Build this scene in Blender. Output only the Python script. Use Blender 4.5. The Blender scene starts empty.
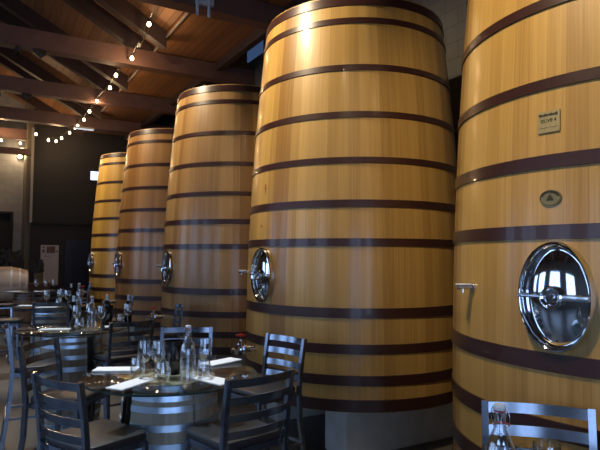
import bpy, bmesh, math, random
from mathutils import Matrix, Vector
random.seed(7)
D = bpy.data
SC = bpy.context.scene
COL = SC.collection
R = math.radians

# ------------------------------------------------------------------ camera
EYE = 1.68
cam_d = D.cameras.new('camera')
cam = D.objects.new('camera', cam_d)
COL.objects.link(cam)
cam_d.sensor_width = 36.0
cam_d.lens = 556.09 / 600 * 36
cam_d.clip_start = 0.05
cam.matrix_world = (Matrix.Translation((0, 0, EYE)) @ Matrix.Rotation(R(90 + 3.1044), 4, 'X')
                    @ Matrix.Rotation(R(0.2165), 4, 'Z'))
SC.camera = cam

# ------------------------------------------------------------------ world, exposure
SC.view_settings.view_transform = 'Standard'
SC.view_settings.look = 'None'
SC.view_settings.gamma = 1
SC.view_settings.exposure = 0.0
W = D.worlds.new('world')
SC.world = W
W.use_nodes = True
bg = W.node_tree.nodes['Background']
bg.inputs['Color'].default_value = (0.42, 0.62, 1.0, 1)
bg.inputs['Strength'].default_value = 3.3

# row frame: s runs along the row of tanks (away, to the left), t across it (to the right, away)
US, VT = Vector((-0.502, 0.865, 0)), Vector((0.865, 0.502, 0))
def P(s, t, z): return US * s + VT * t + Vector((0, 0, z))
ROW = math.atan2(US.y, US.x)                       # local x of a ROW-turned box runs along s

def area(name, loc, direction, sx, sy, power, color):
    l = D.lights.new(name, 'AREA'); l.shape = 'RECTANGLE'; l.size = sx; l.size_y = sy
    l.energy = power; l.color = color
    o = D.objects.new(name, l); COL.objects.link(o)
    o.location = loc
    o.rotation_euler = Vector(direction).to_track_quat('-Z', 'Y').to_euler()
    return o
def spot(name, loc, target, power, color, size, blend=0.6, rad=0.06):
    l = D.lights.new(name, 'SPOT'); l.energy = power; l.color = color
    l.spot_size = R(size); l.spot_blend = blend; l.shadow_soft_size = rad
    o = D.objects.new(name, l); COL.objects.link(o); o.location = loc
    o.rotation_euler = (Vector(target) - Vector(loc)).to_track_quat('-Z', 'Y').to_euler()
    return o
DAY = (0.40, 0.60, 1.0)
WARM = (1.0, 0.80, 0.525)
COOL = (0.86, 0.93, 1.0)
# daylight through the windows of the left wall and the glazed rear wall
for k, s0 in enumerate((0.5, 4.0, 7.5, 11.0)):
    area('window_daylight', P(s0, -5.85, 2.4), VT, 2.2, 2.3, 5, DAY)
for k, t0 in enumerate((-3.2, 0.2)):
    area('glazed_door_daylight', P(-4.85, t0, 1.9), US, 2.6, 2.6, 20, DAY)
# ceiling spotlights on the tie beams
SPOTS = [((1.7, 0.4, 5.02), (1.73, 3.2, 3.05), 600), ((4.5, 0.5, 5.02), (4.6, 3.2, 3.2), 640),
         ((7.4, 0.9, 5.02), (7.5, 3.2, 3.2), 440), ((10.25, 0.9, 5.02), (10.5, 3.2, 2.9), 340),
         ((13.2, 0.9, 5.02), (13.3, 3.3, 2.8), 430)]
for p0, p1, pw in SPOTS:
    spot('tank_spotlight', P(*p0), P(*p1), pw, WARM, 75)
TSPOTS = [((1.55, 1.0, 4.98), (0.80, 1.46, .95), 260), ((4.47, 0.75, 4.98), (-.80, 3.50, .95), 800), ((7.4, 0.6, 4.98), (-2.15, 5.60, .95), 600),
          ((10.25, 0.5, 4.98), (-3.55, 8.10, .95), 600), ((13.2, 0.3, 4.98), (-5.42, 11.2, .95), 500)]
for p0, p1, pw in TSPOTS:
    spot('table_spotlight', P(*p0), p1, pw, COOL, 34, .8)

# ------------------------------------------------------------------ materials
def new_mat(name):
    m = D.materials.new(name); m.use_nodes = True
    nt = m.node_tree
    return m, nt, nt.nodes, nt.links, nt.nodes['Principled BSDF']
def simple(name, col, rough=0.5, metal=0.0, coat=0.0, noise=0.0, nscale=20, bump=0.0, spec=None):
    m, nt, n, l, b = new_mat(name)
    b.inputs['Base Color'].default_value = (*col, 1)
    b.inputs['Roughness'].default_value = rough
    b.inputs['Metallic'].default_value = metal
    b.inputs['Coat Weight'].default_value = coat
    if spec is not None: b.inputs['Specular IOR Level'].default_value = spec
    if noise or bump:
        tc = n.new('ShaderNodeTexCoord'); nz = n.new('ShaderNodeTexNoise')
        nz.inputs['Scale'].default_value = nscale; nz.inputs['Detail'].default_value = 5
        l.new(tc.outputs['Object'], nz.inputs['Vector'])
        if noise:
            mx = n.new('ShaderNodeMixRGB'); mx.blend_type = 'MULTIPLY'; mx.inputs[0].default_value = 1
            mx.inputs[1].default_value = (*col, 1)
            rp = n.new('ShaderNodeMapRange'); rp.inputs[3].default_value = 1 - noise; rp.inputs[4].default_value = 1 + noise
            l.new(nz.outputs['Fac'], rp.inputs[0]); l.new(rp.outputs[0], mx.inputs[2])
            l.new(mx.outputs[0], b.inputs['Base Color'])
        if bump:
            bp = n.new('ShaderNodeBump'); bp.inputs['Strength'].default_value = bump; bp.inputs['Distance'].default_value = 0.01
            l.new(nz.outputs['Fac'], bp.inputs['Height']); l.new(bp.outputs[0], b.inputs['Normal'])
    return m
def math_node(n, l, op, a, b=None):
    x = n.new('ShaderNodeMath'); x.operation = op
    for i, v in enumerate((a, b)):
        if v is None: continue
        if isinstance(v, (int, float)): x.inputs[i].default_value = v
        else: l.new(v, x.inputs[i])
    return x.outputs[0]
def stave_wood(name, light, dark, staves, rough=0.42, coat=0.45, axis='Z', seed=0.0, grain=1.0):
    """staves running along the axis of a round vessel, each with its own tone, fine grain, dark joints"""
    m, nt, n, l, b = new_mat(name)
    tc = n.new('ShaderNodeTexCoord'); sp = n.new('ShaderNodeSeparateXYZ')
    l.new(tc.outputs['Object'], sp.inputs[0])
    ang = math_node(n, l, 'ARCTAN2', sp.outputs['Y'], sp.outputs['X'])
    sc = math_node(n, l, 'MULTIPLY', ang, staves / (2 * math.pi))
    sc = math_node(n, l, 'ADD', sc, staves * 2)
    idx = math_node(n, l, 'FLOOR', sc); fr = math_node(n, l, 'FRACT', sc)
    wn = n.new('ShaderNodeTexWhiteNoise'); wn.noise_dimensions = '1D'
    l.new(math_node(n, l, 'ADD', idx, seed), wn.inputs['W'])
    # grain: noise squeezed round the vessel, stretched along the stave
    cb = n.new('ShaderNodeCombineXYZ')
    l.new(math_node(n, l, 'MULTIPLY', sc, 9.0 * grain), cb.inputs[0])
    l.new(math_node(n, l, 'MULTIPLY', wn.outputs['Value'], 37.0), cb.inputs[1])
    l.new(math_node(n, l, 'MULTIPLY', sp.outputs[axis], 1.3), cb.inputs[2])
    nz = n.new('ShaderNodeTexNoise'); nz.inputs['Scale'].default_value = 1.0; nz.inputs['Detail'].default_value = 6
    nz.inputs['Roughness'].default_value = 0.6
    l.new(cb.outputs[0], nz.inputs['Vector'])
    big = n.new('ShaderNodeTexNoise'); big.inputs['Scale'].default_value = 1.1; big.inputs['Detail'].default_value = 2
    l.new(tc.outputs['Object'], big.inputs['Vector'])
    wide = n.new('ShaderNodeTexWhiteNoise'); wide.noise_dimensions = '1D'
    l.new(math_node(n, l, 'FLOOR', math_node(n, l, 'MULTIPLY', math_node(n, l, 'ADD', idx, seed), 0.37)), wide.inputs['W'])
    f = math_node(n, l, 'MULTIPLY', wn.outputs['Value'], 0.66)
    f = math_node(n, l, 'ADD', f, math_node(n, l, 'MULTIPLY', nz.outputs['Fac'], 1.1))
    f = math_node(n, l, 'ADD', f, math_node(n, l, 'MULTIPLY', wide.outputs['Value'], 0.50))
    f = math_node(n, l, 'SUBTRACT', f, 0.63)
    mx = n.new('ShaderNodeMixRGB'); mx.inputs[1].default_value = (*light, 1); mx.inputs[2].default_value = (*dark, 1)
    mx.use_clamp = True
    cl = n.new('ShaderNodeClamp'); l.new(f, cl.inputs[0]); l.new(cl.outputs[0], mx.inputs[0])
    e = math_node(n, l, 'ABSOLUTE', math_node(n, l, 'SUBTRACT', fr, 0.5))
    line = math_node(n, l, 'GREATER_THAN', e, 0.482)
    m2 = n.new('ShaderNodeMixRGB'); m2.blend_type = 'MULTIPLY'; m2.inputs[2].default_value = (0.88, 0.84, 0.80, 1)
    l.new(line, m2.inputs[0]); l.new(mx.outputs[0], m2.inputs[1])
    l.new(m2.outputs[0], b.inputs['Base Color'])
    b.inputs['Roughness'].default_value = rough
    b.inputs['Coat Weight'].default_value = coat; b.inputs['Coat Roughness'].default_value = 0.17
    bp = n.new('ShaderNodeBump'); bp.inputs['Strength'].default_value = 0.12; bp.inputs['Distance'].default_value = 0.01
    l.new(nz.outputs['Fac'], bp.inputs['Height']); l.new(bp.outputs[0], b.inputs['Normal'])
    return m
def plank_wood(name, light, dark, width, along='X', across='Y', rough=0.6):
    m, nt, n, l, b = new_mat(name)
    tc = n.new('ShaderNodeTexCoord'); sp = n.new('ShaderNodeSeparateXYZ'); l.new(tc.outputs['Object'], sp.inputs[0])
    q = math_node(n, l, 'DIVIDE', sp.outputs[across], width)
    idx = math_node(n, l, 'FLOOR', q); fr = math_node(n, l, 'FRACT', math_node(n, l, 'ADD', q, 100))
    wn = n.new('ShaderNodeTexWhiteNoise'); wn.noise_dimensions = '1D'; l.new(idx, wn.inputs['W'])
    cb = n.new('ShaderNodeCombineXYZ')
    l.new(math_node(n, l, 'MULTIPLY', sp.outputs[across], 25), cb.inputs[0])
    l.new(math_node(n, l, 'ADD', math_node(n, l, 'MULTIPLY', sp.outputs[along], 1.2), math_node(n, l, 'MULTIPLY', wn.outputs['Value'], 50)), cb.inputs[1])
    nz = n.new('ShaderNodeTexNoise'); nz.inputs['Scale'].default_value = 1; nz.inputs['Detail'].default_value = 5
    l.new(cb.outputs[0], nz.inputs['Vector'])
    f = math_node(n, l, 'ADD', math_node(n, l, 'MULTIPLY', wn.outputs['Value'], 0.5), math_node(n, l, 'SUBTRACT', math_node(n, l, 'MULTIPLY', nz.outputs['Fac'], 1.0), 0.25))
    cl = n.new('ShaderNodeClamp'); l.new(f, cl.inputs[0])
    mx = n.new('ShaderNodeMixRGB'); mx.inputs[1].default_value = (*light, 1); mx.inputs[2].default_value = (*dark, 1)
    l.new(cl.outputs[0], mx.inputs[0])
    e = math_node(n, l, 'ABSOLUTE', math_node(n, l, 'SUBTRACT', fr, 0.5)); ln = math_node(n, l, 'GREATER_THAN', e, 0.47)
    m2 = n.new('ShaderNodeMixRGB'); m2.blend_type = 'MULTIPLY'; m2.inputs[2].default_value = (0.35, 0.3, 0.28, 1)
    l.new(ln, m2.inputs[0]); l.new(mx.outputs[0], m2.inputs[1]); l.new(m2.outputs[0], b.inputs['Base Color'])
    b.inputs['Roughness'].default_value = rough
    return m
def thin_glass(name, tint=(1, 1, 1), ior=1.5, gloss=(1, 1, 1), boost=1.0, rough=0.02):
    m = D.materials.new(name); m.use_nodes = True
    n, l = m.node_tree.nodes, m.node_tree.links
    n.clear()
    out = n.new('ShaderNodeOutputMaterial'); mix = n.new('ShaderNodeMixShader')
    tr = n.new('ShaderNodeBsdfTransparent'); tr.inputs[0].default_value = (*tint, 1)
    gl = n.new('ShaderNodeBsdfGlossy'); gl.inputs[0].default_value = (*gloss, 1); gl.inputs['Roughness'].default_value = rough
    lw = n.new('ShaderNodeLayerWeight'); lw.inputs[0].default_value = 0.5
    q = math_node(n, l, 'POWER', lw.outputs['Facing'], ior)
    q = math_node(n, l, 'ADD', math_node(n, l, 'MULTIPLY', q, boost), 0.09)
    l.new(math_node(n, l, 'MINIMUM', q, 1.0), mix.inputs[0])
    l.new(tr.outputs[0], mix.inputs[1]); l.new(gl.outputs[0], mix.inputs[2]); l.new(mix.outputs[0], out.inputs[0])
    return m
def emit(name, col, strength):
    m = D.materials.new(name); m.use_nodes = True
    n, l = m.node_tree.nodes, m.node_tree.links
    n.clear()
    out = n.new('ShaderNodeOutputMaterial'); e = n.new('ShaderNodeEmission')
    e.inputs[0].default_value = (*col, 1); e.inputs[1].default_value = strength
    l.new(e.outputs[0], out.inputs[0])
    return m
def block_wall(name, c1, c2, mortar):
    m, nt, n, l, b = new_mat(name)
    tc = n.new('ShaderNodeTexCoord'); mp = n.new('ShaderNodeMapping')
    sp = n.new('ShaderNodeSeparateXYZ'); cb = n.new('ShaderNodeCombineXYZ')
    l.new(tc.outputs['Object'], sp.inputs[0])
    l.new(math_node(n, l, 'ADD', sp.outputs['X'], sp.outputs['Y']), cb.inputs[0]); l.new(sp.outputs['Z'], cb.inputs[1])
    br = n.new('ShaderNodeTexBrick'); br.inputs['Scale'].default_value = 1
    br.inputs['Brick Width'].default_value = 0.4; br.inputs['Row Height'].default_value = 0.2
    br.inputs['Mortar Size'].default_value = 0.008
    br.inputs['Color1'].default_value = (*c1, 1); br.inputs['Color2'].default_value = (*c2, 1); br.inputs['Mortar'].default_value = (*mortar, 1)
    l.new(cb.outputs[0], br.inputs['Vector'])
    nz = n.new('ShaderNodeTexNoise'); nz.inputs['Scale'].default_value = 3; nz.inputs['Detail'].default_value = 6
    l.new(tc.outputs['Object'], nz.inputs['Vector'])
    mr = n.new('ShaderNodeMapRange'); mr.inputs[3].default_value = 0.65; mr.inputs[4].default_value = 1.3; l.new(nz.outputs['Fac'], mr.inputs[0])
    mx = n.new('ShaderNodeMixRGB'); mx.blend_type = 'MULTIPLY'; mx.inputs[0].default_value = 1
    l.new(br.outputs['Color'], mx.inputs[1]); l.new(mr.outputs[0], mx.inputs[2]); l.new(mx.outputs[0], b.inputs['Base Color'])
    b.inputs['Roughness'].default_value = 0.9
    return m

M = {}
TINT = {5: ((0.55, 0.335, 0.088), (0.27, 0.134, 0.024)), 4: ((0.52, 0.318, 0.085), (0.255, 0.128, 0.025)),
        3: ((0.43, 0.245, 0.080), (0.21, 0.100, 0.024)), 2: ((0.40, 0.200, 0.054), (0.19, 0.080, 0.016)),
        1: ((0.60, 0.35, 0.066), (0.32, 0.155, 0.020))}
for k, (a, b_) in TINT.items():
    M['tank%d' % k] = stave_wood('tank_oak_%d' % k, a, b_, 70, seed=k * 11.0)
M['hoop'] = simple('painted_hoop_steel', (0.038, 0.013, 0.010), 0.34, 0.0, 0.2, 0.25, 30)
M['chrome'] = simple('polished_steel', (0.80, 0.82, 0.85), 0.07, 1.0)
M['steel'] = simple('brushed_steel', (0.62, 0.65, 0.70), 0.25, 1.0)
M['brass'] = simple('aged_brass', (0.33, 0.26, 0.12), 0.5, 0.3, 0, 0.3, 60)
M['brass_dark'] = simple('dark_engraving', (0.03, 0.025, 0.015), 0.7)
M['brass_green'] = simple('tarnished_brass', (0.19, 0.165, 0.08), 0.5, 0.3, 0, 0.3, 60)
M['copper'] = simple('copper_stamp', (0.36, 0.16, 0.05), 0.5, 0.2)
M['red'] = simple('red_plastic', (0.55, 0.02, 0.025), 0.35)
M['concrete'] = simple('sleeper_concrete', (0.58, 0.57, 0.53), 0.85, 0, 0, 0.25, 6, 0.15)
M['floor'] = simple('polished_concrete_floor', (0.105, 0.10, 0.092), 0.40, 0, 0, 0.4, 1.7)
M['gun'] = simple('gunmetal_steel', (0.27, 0.30, 0.36), 0.20, 0.92, 0.1, 0.15, 40)
M['vinyl'] = simple('dark_brown_vinyl', (0.030, 0.027, 0.029), 0.38, 0, 0, 0.12, 30)
M['glass'] = thin_glass('clear_glass', (0.97, 0.985, 1.0), 2.0, boost=1.15)
M['tableglass'] = thin_glass('table_glass', (0.90, 0.95, 0.94), 5.0, boost=.75)
M['edgeglass'] = simple('green_glass_edge', (0.012, 0.035, 0.032), 0.12, 0, 0.5)
M['bottle_dark'] = simple('dark_bottle_glass', (0.006, 0.008, 0.012), 0.06, 0, 0.5)
M['black'] = simple('black_plastic', (0.008, 0.009, 0.014), 0.16, 0, 0.4)
M['white'] = simple('white_paper', (0.82, 0.83, 0.84), 0.7)
M['cap'] = simple('white_porcelain', (0.8, 0.8, 0.8), 0.3)
M['foil'] = simple('pale_foil', (0.62, 0.72, 0.82), 0.35, 0.3)
M['cork'] = simple('cork', (0.74, 0.66, 0.50), 0.9, 0, 0, 0.3, 90)
M['barrel'] = stave_wood('weathered_barrel_oak', (0.46, 0.41, 0.32), (0.25, 0.205, 0.15), 26, rough=0.75, coat=0, seed=3, grain=0.7)
M['barrel_new'] = stave_wood('new_barrel_oak', (0.70, 0.54, 0.40), (0.52, 0.36, 0.24), 26, rough=0.6, coat=0, seed=9, grain=0.7)
M['barrel_brown'] = stave_wood('brown_barrel_oak', (0.36, 0.19, 0.085), (0.22, 0.10, 0.04), 26, rough=0.6, coat=0, seed=5, grain=0.7)
M['palehoop'] = simple('pale_hoop', (0.62, 0.57, 0.52), 0.5, 0.3)
M['galv'] = simple('galvanised_hoop', (0.58, 0.72, 0.88), 0.34, 0.75, 0, 0.2, 25)
M['plank'] = plank_wood('roof_planks', (0.30, 0.135, 0.05), (0.15, 0.06, 0.022), 0.14)
M['beam'] = simple('stained_beam', (0.12, 0.060, 0.045), 0.55, 0, 0, 0.35, 5)
M['rafter'] = simple('dark_rafter', (0.034, 0.017, 0.014), 0.6, 0, 0, 0.3, 5)
M['blackwall'] = simple('black_painted_wall', (0.018, 0.016, 0.015), 0.7, 0, 0, 0.15, 3)
M['navy'] = simple('navy_door_paint', (0.012, 0.016, 0.035), 0.45)
M['greyblock'] = block_wall('grey_block', (0.25, 0.245, 0.235), (0.225, 0.22, 0.21), (0.20, 0.195, 0.19))
M['darkblock'] = block_wall('dark_grey_block', (0.075, 0.07, 0.063), (0.065, 0.06, 0.055), (0.05, 0.047, 0.045))
M['pale_trim'] = simple('pale_trim', (0.30, 0.28, 0.25), 0.6)
M['tan'] = simple('tan_wall_paint', (0.13, 0.105, 0.07), 0.7)
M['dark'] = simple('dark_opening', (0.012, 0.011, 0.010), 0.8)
M['plaster'] = simple('plaster', (0.16, 0.15, 0.145), 0.85, 0, 0, 0.1, 4)
M['frame'] = simple('window_frame_paint', (0.03, 0.03, 0.032), 0.5)
M['bulb'] = emit('lit_bulb', (1.0, 0.74, 0.42), 14)
M['bulb_off'] = simple('unlit_bulb', (0.5, 0.48, 0.42), 0.2)
M['lamp'] = emit('lit_lamp', (1.0, 0.80, 0.52), 7)
M['tube'] = emit('cool_lamp_tube', (0.9, 0.93, 1.0), 0.8)
M['winlit'] = emit('daylit_pane', (0.62, 0.76, 1.0), 2.2)
M['skylit'] = emit('skylit_pane', (0.10, 0.19, 0.42), 0.32)
M['cable'] = simple('black_cable', (0.02, 0.018, 0.016), 0.6)
M['twig'] = simple('dried_twigs', (0.055, 0.045, 0.035), 0.8)
M['pot'] = simple('olive_pot', (0.16, 0.13, 0.06), 0.6, 0, 0, 0.3, 15)
M['counter'] = simple('stained_counter', (0.10, 0.055, 0.03), 0.5, 0, 0, 0.3, 8)
M['posterpic'] = simple('poster_picture', (0.16, 0.09, 0.075), 0.7, 0, 0, 0.9, 9)
M['posterink'] = simple('poster_ink', (0.10, 0.10, 0.10), 0.7)
M['poster'] = simple('poster_paper', (0.52, 0.46, 0.42), 0.7)

# ------------------------------------------------------------------ mesh helpers
class MB:
    def __init__(self): self.bm = bmesh.new()
    def _add(self, verts, faces, mtx=None):
        vs = [self.bm.verts.new((mtx @ Vector(v)) if mtx else v) for v in verts]
        for f in faces:
            try: self.bm.faces.new([vs[i] for i in f])
            except ValueError: pass
        return vs
    def box(self, c, size, mtx=None, bevel=0.0):
        x, y, z = (a / 2 for a in size)
        v = [(c[0] + i * x, c[1] + j * y, c[2] + k * z) for i in (-1, 1) for j in (-1, 1) for k in (-1, 1)]
        f = [(0, 1, 3, 2), (4, 6, 7, 5), (0, 4, 5, 1), (2, 3, 7, 6), (0, 2, 6, 4), (1, 5, 7, 3)]
        if bevel <= 0:
            self._add(v, f, mtx)
        else:
            b2 = bmesh.new(); vs = [b2.verts.new(q) for q in v]
            for q in f: b2.faces.new([vs[i] for i in q])
            bmesh.ops.bevel(b2, geom=list(b2.edges), offset=bevel, segments=2, affect='EDGES', profile=0.5)
            b2.verts.index_update()
            self._add([q.co.copy() for q in b2.verts], [[q.index for q in fc.verts] for fc in b2.faces], mtx)
            b2.free()
        return self
    def lathe(self, prof, seg=32, mtx=None, caps=(True, True), a0=0.0, a1=None):
        """prof: (radius, z) from one end to the other"""
        full = a1 is None
        n = seg if full else seg + 1
        rng = 2 * math.pi if full else a1 - a0
        v = []
        for r, z in prof:
            for i in range(n):
                a = a0 + rng * i / seg
                v.append((r * math.cos(a), r * math.sin(a), z))
        f = []
        for k in range(len(prof) - 1):
            for i in range(seg):
                j = (i + 1) % n
                f.append((k * n + i, k * n + j, (k + 1) * n + j, (k + 1) * n + i))
        if full and caps[0]: f.append(list(range(n))[::-1])
        if full and caps[1]: f.append([(len(prof) - 1) * n + i for i in range(n)])
        self._add(v, f, mtx)
        return self
    def tube(self, pts, r, seg=8, mtx=None, radii=None, square=False):
        pts = [Vector(p) for p in pts]
        v, f = [], []
        up = None
        for i, p in enumerate(pts):
            d = (pts[min(i + 1, len(pts) - 1)] - pts[max(i - 1, 0)]).normalized()
            if up is None:
                ref = Vector((0, 0, 1)) if abs(d.z) < 0.9 else Vector((1, 0, 0))
                a = d.cross(ref).normalized()
            else:
                a = (up - d * up.dot(d)).normalized()
            up = a
            b = d.cross(a)
            rr = radii[i] if radii else r
            sg = 4 if square else seg
            for k in range(sg):
                t = 2 * math.pi * k / sg + (math.pi / 4 if square else 0)
                q = rr * (1.4142 if square else 1)
                v.append(p + a * math.cos(t) * q + b * math.sin(t) * q)
        sg = 4 if square else seg
        for i in range(len(pts) - 1):
            for k in range(sg):
                j = (k + 1) % sg
                f.append((i * sg + k, i * sg + j, (i + 1) * sg + j, (i + 1) * sg + k))
        f.append(list(range(sg))[::-1]); f.append([(len(pts) - 1) * sg + k for k in range(sg)])
        self._add(v, f, mtx)
        return self
    def slab(self, outline, z0, z1, mtx=None):
        n = len(outline)
        v = [(x, y, z0) for x, y in outline] + [(x, y, z1) for x, y in outline]
        f = [list(range(n))[::-1], list(range(n, 2 * n))] + [(i, (i + 1) % n, n + (i + 1) % n, n + i) for i in range(n)]
        self._add(v, f, mtx)
        return self
    def ribbon(self, path, z0, z1, th, lean=0.0):
        """a strip standing on edge, following a plan path, with thickness along its normal"""
        n = len(path); v = []
        for i, (x, y) in enumerate(path):
            a, b = path[max(i - 1, 0)], path[min(i + 1, n - 1)]
            dx, dy = b[0] - a[0], b[1] - a[1]; L = math.hypot(dx, dy)
            nx, ny = -dy / L * th / 2, dx / L * th / 2
            v += [(x - nx, y - ny, z0), (x + nx, y + ny, z0), (x + nx, y + ny - lean, z1), (x - nx, y - ny - lean, z1)]
        f = []
        for i in range(n - 1):
            for k in range(4):
                j = (k + 1) % 4
                f.append((i * 4 + k, i * 4 + j, i * 4 + 4 + j, i * 4 + 4 + k))
        f += [(3, 2, 1, 0), tuple(4 * (n - 1) + k for k in range(4))]
        self._add(v, f)
        return self
    def build(self, name, mat, parent=None, smooth=False, loc=None):
        bmesh.ops.recalc_face_normals(self.bm, faces=self.bm.faces)
        me = D.meshes.new(name); self.bm.to_mesh(me); self.bm.free()
        me.materials.append(mat if not isinstance(mat, str) else M[mat])
        if smooth:
            for p in me.polygons: p.use_smooth = True
            me.set_sharp_from_angle(angle=R(38))
        o = D.objects.new(name, me); COL.objects.link(o)
        if parent: o.parent = parent
        if loc is not None: o.location = loc
        return o
def tag(o, label, cat, group=None, kind=None):
    if label: o['label'] = label
    if cat: o['category'] = cat
    if group: o['group'] = group
    if kind: o['kind'] = kind
    return o
def thing(name, loc, rz, label, cat, group=None):
    o = D.objects.new(name, None); COL.objects.link(o)
    o.empty_display_size = 0.1
    o.location = loc; o.rotation_euler = (0, 0, rz)
    return tag(o, label, cat, group)
def dup(src, loc, rz, label, group=None, cat=None, scale=None):
    kids = {}
    for o in D.objects: kids.setdefault(o.parent, []).append(o)
    def cp(o, par):
        c = o.copy(); COL.objects.link(c)
        if par: c.parent = par
        for ch in kids.get(o, []): cp(ch, c)
        return c
    r = cp(src, None); r.location = loc; r.rotation_euler = (0, 0, rz)
    r['label'] = label
    if group: r['group'] = group
    if scale: r.scale = scale
    return r
def struct(o): o['kind'] = 'structure'; return o
# US x VT points down, so the row frame is made right-handed by swapping axes: local x = t, local y = s
MROW = Matrix(((VT.x, US.x, 0, 0), (VT.y, US.y, 0, 0), (0, 0, 1, 0), (0, 0, 0, 1)))
def rbox(s0, s1, t0, t1, z0, z1): return ((t0 + t1) / 2, (s0 + s1) / 2, (z0 + z1) / 2), (t1 - t0, s1 - s0, z1 - z0)
def rstruct(name, boxes, mat):
    m = MB()
    for b in boxes: m.box(*rbox(*b))
    o = m.build(name, mat); o.matrix_world = MROW
    return struct(o)

# ------------------------------------------------------------------ the room
rstruct('floor', [(-5.2, 20.5, -6.2, 5.0, -0.1, 0.0)], 'floor')
rstruct('wall_right', [(-5.2, 20.5, 4.8, 5.0, 0, 7.2)], 'darkblock')
# left wall with four windows, rear wall with two glazed doors (behind the viewer; the daylight comes in here)
WIN = [(s0 - 1.1, s0 + 1.1) for s0 in (0.5, 4.0, 7.5, 11.0)]
boxes = [(-5.2, 20.5, -6.2, -6.0, 0, 1.2), (-5.2, 20.5, -6.2, -6.0, 3.6, 6.0)]
edge = -5.2
for a, b_ in WIN:
    boxes.append((edge, a, -6.2, -6.0, 1.2, 3.6)); edge = b_
boxes.append((edge, 20.5, -6.2, -6.0, 1.2, 3.6))
rstruct('wall_left', boxes, 'plaster')
for i, (a, b_) in enumerate(WIN):
    rstruct('window_%d' % (i + 1), [(a, a + .06, -6.14, -6.06, 1.2, 3.6), (b_ - .06, b_, -6.14, -6.06, 1.2, 3.6),
             (a, b_, -6.14, -6.06, 1.2, 1.26), (a, b_, -6.14, -6.06, 3.54, 3.6), (a, b_, -6.13, -6.07, 2.38, 2.42),
             ((a + b_) / 2 - .02, (a + b_) / 2 + .02, -6.13, -6.07, 1.2, 3.6)], 'frame')
DOORS = [(-4.5, -1.9), (-1.1, 1.5)]
rstruct('wall_rear', [(-5.2, -5.0, -6.2, -4.5, 0, 7.6), (-5.2, -5.0, -1.9, -1.1, 0, 7.6), (-5.2, -5.0, 1.5, 5.0, 0, 7.6),
                      (-5.2, -5.0, -4.5, -1.9, 3.2, 7.6), (-5.2, -5.0, -1.1, 1.5, 3.2, 7.6)], 'plaster')
for i, (a, b_) in enumerate(DOORS):
    mid = (a + b_) / 2
    rstruct('door_%d' % (i + 2), [(-5.14, -5.06, a, a + .08, 0, 3.2), (-5.14, -5.06, b_ - .08, b_, 0, 3.2),
             (-5.14, -5.06, mid - .06, mid + .06, 0, 3.2), (-5.14, -5.06, a, b_, 0, 0.25), (-5.14, -5.06, a, b_, 3.12, 3.2),
             (-5.14, -5.06, a, b_, 2.1, 2.16)], 'frame')
# far wall, black, with its door, small bright window and pale edge trims
rstruct('wall_far', [(18.0, 18.2, 1.36, 4.8, 0, 7.2)], 'blackwall')
rstruct('trim_1', [(17.94, 18.0, 1.36, 4.8, 2.56, 2.62)], 'dark')
rstruct('trim_2', [(17.95, 18.02, 1.30, 1.37, 2.6, 5.4)], 'pale_trim')
rstruct('door_1', [(17.95, 18.0, 2.28, 2.96, 0, 2.11)], 'navy')
rstruct('window_5', [(17.97, 18.0, 2.96, 3.35, 3.97, 4.24)], 'winlit')
rstruct('trim_3', [(17.955, 17.985, 2.92, 3.39, 4.24, 4.28), (17.955, 17.985, 2.92, 3.39, 3.93, 3.97),
                   (17.955, 17.985, 2.92, 2.96, 3.97, 4.24), (17.955, 17.985, 3.35, 3.39, 3.97, 4.24)], 'navy')
rstruct('wall_far_return', [(18.2, 19.5, 1.20, 1.36, 0, 7.2)], 'tan')
rstruct('wall_far_left', [(19.5, 19.7, 0.93, 1.20, 0, 7.6), (19.5, 19.7, -6.0, 0.93, 2.96, 7.6), (19.5, 19.7, -6.0, -0.6, 0, 2.96)], 'greyblock')
rstruct('door_4', [(19.62, 19.68, -0.6, 0.93, 0, 2.96)], 'dark')  # near-black panel across the doorway; the opening's darkness is put into its colour
rstruct('trim_4', [(19.44, 19.5, 0.88, 0.95, 0, 3.0), (19.44, 19.5, -0.6, 0.95, 2.93, 3.0)], 'dark')
# roof: gable slopes down from the ridge to a flat boarded ceiling over the tanks
RIDGE, EAVE, ZE, SL = -1.6, 2.74, 5.56, 0.55
zr = ZE + SL * (EAVE - RIDGE)
m = MB()
def quad_slab(m, t0, z0, t1, z1, th=0.06, s0=-5.2, s1=20.5):
    v = [(t0, s0, z0), (t1, s0, z1), (t1, s1, z1), (t0, s1, z0)]
    v += [(x, y, z + th) for x, y, z in v]
    m._add(v, [(3, 2, 1, 0), (4, 5, 6, 7), (0, 1, 5, 4), (1, 2, 6, 5), (2, 3, 7, 6), (3, 0, 4, 7)])
quad_slab(m, RIDGE, zr, EAVE, ZE)
quad_slab(m, -6.2, zr - SL * 4.6, RIDGE, zr)
m.box(*rbox(-5.2, 20.5, EAVE, 4.05, 5.46, 5.54))
m.box(*rbox(-5.2, 20.5, EAVE, 5.0, 7.15, 7.25)); m.box(*rbox(-5.2, 20.5, EAVE - .05, EAVE, 5.6, 7.2))
ceiling = m.build('ceiling', plank_wood('roof_planks_along', (0.29, 0.130, 0.046), (0.12, 0.048, 0.018), 0.14, along='Y', across='X'))
ceiling.matrix_world = MROW; struct(ceiling)
def cpart(name, boxes, mat):
    mm = MB()
    for b in boxes: mm.box(*rbox(*b))
    return mm.build(name, mat, ceiling)
for s0 in (-1.35, 1.55, 4.47, 7.4, 10.25, 13.2, 16.0, 18.7):
    cpart('tie_beam', [(s0 - .12, s0 + .12, -6.0, 4.8 if s0 < 18 else 1.28, 5.13, 5.44)], 'beam')
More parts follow.
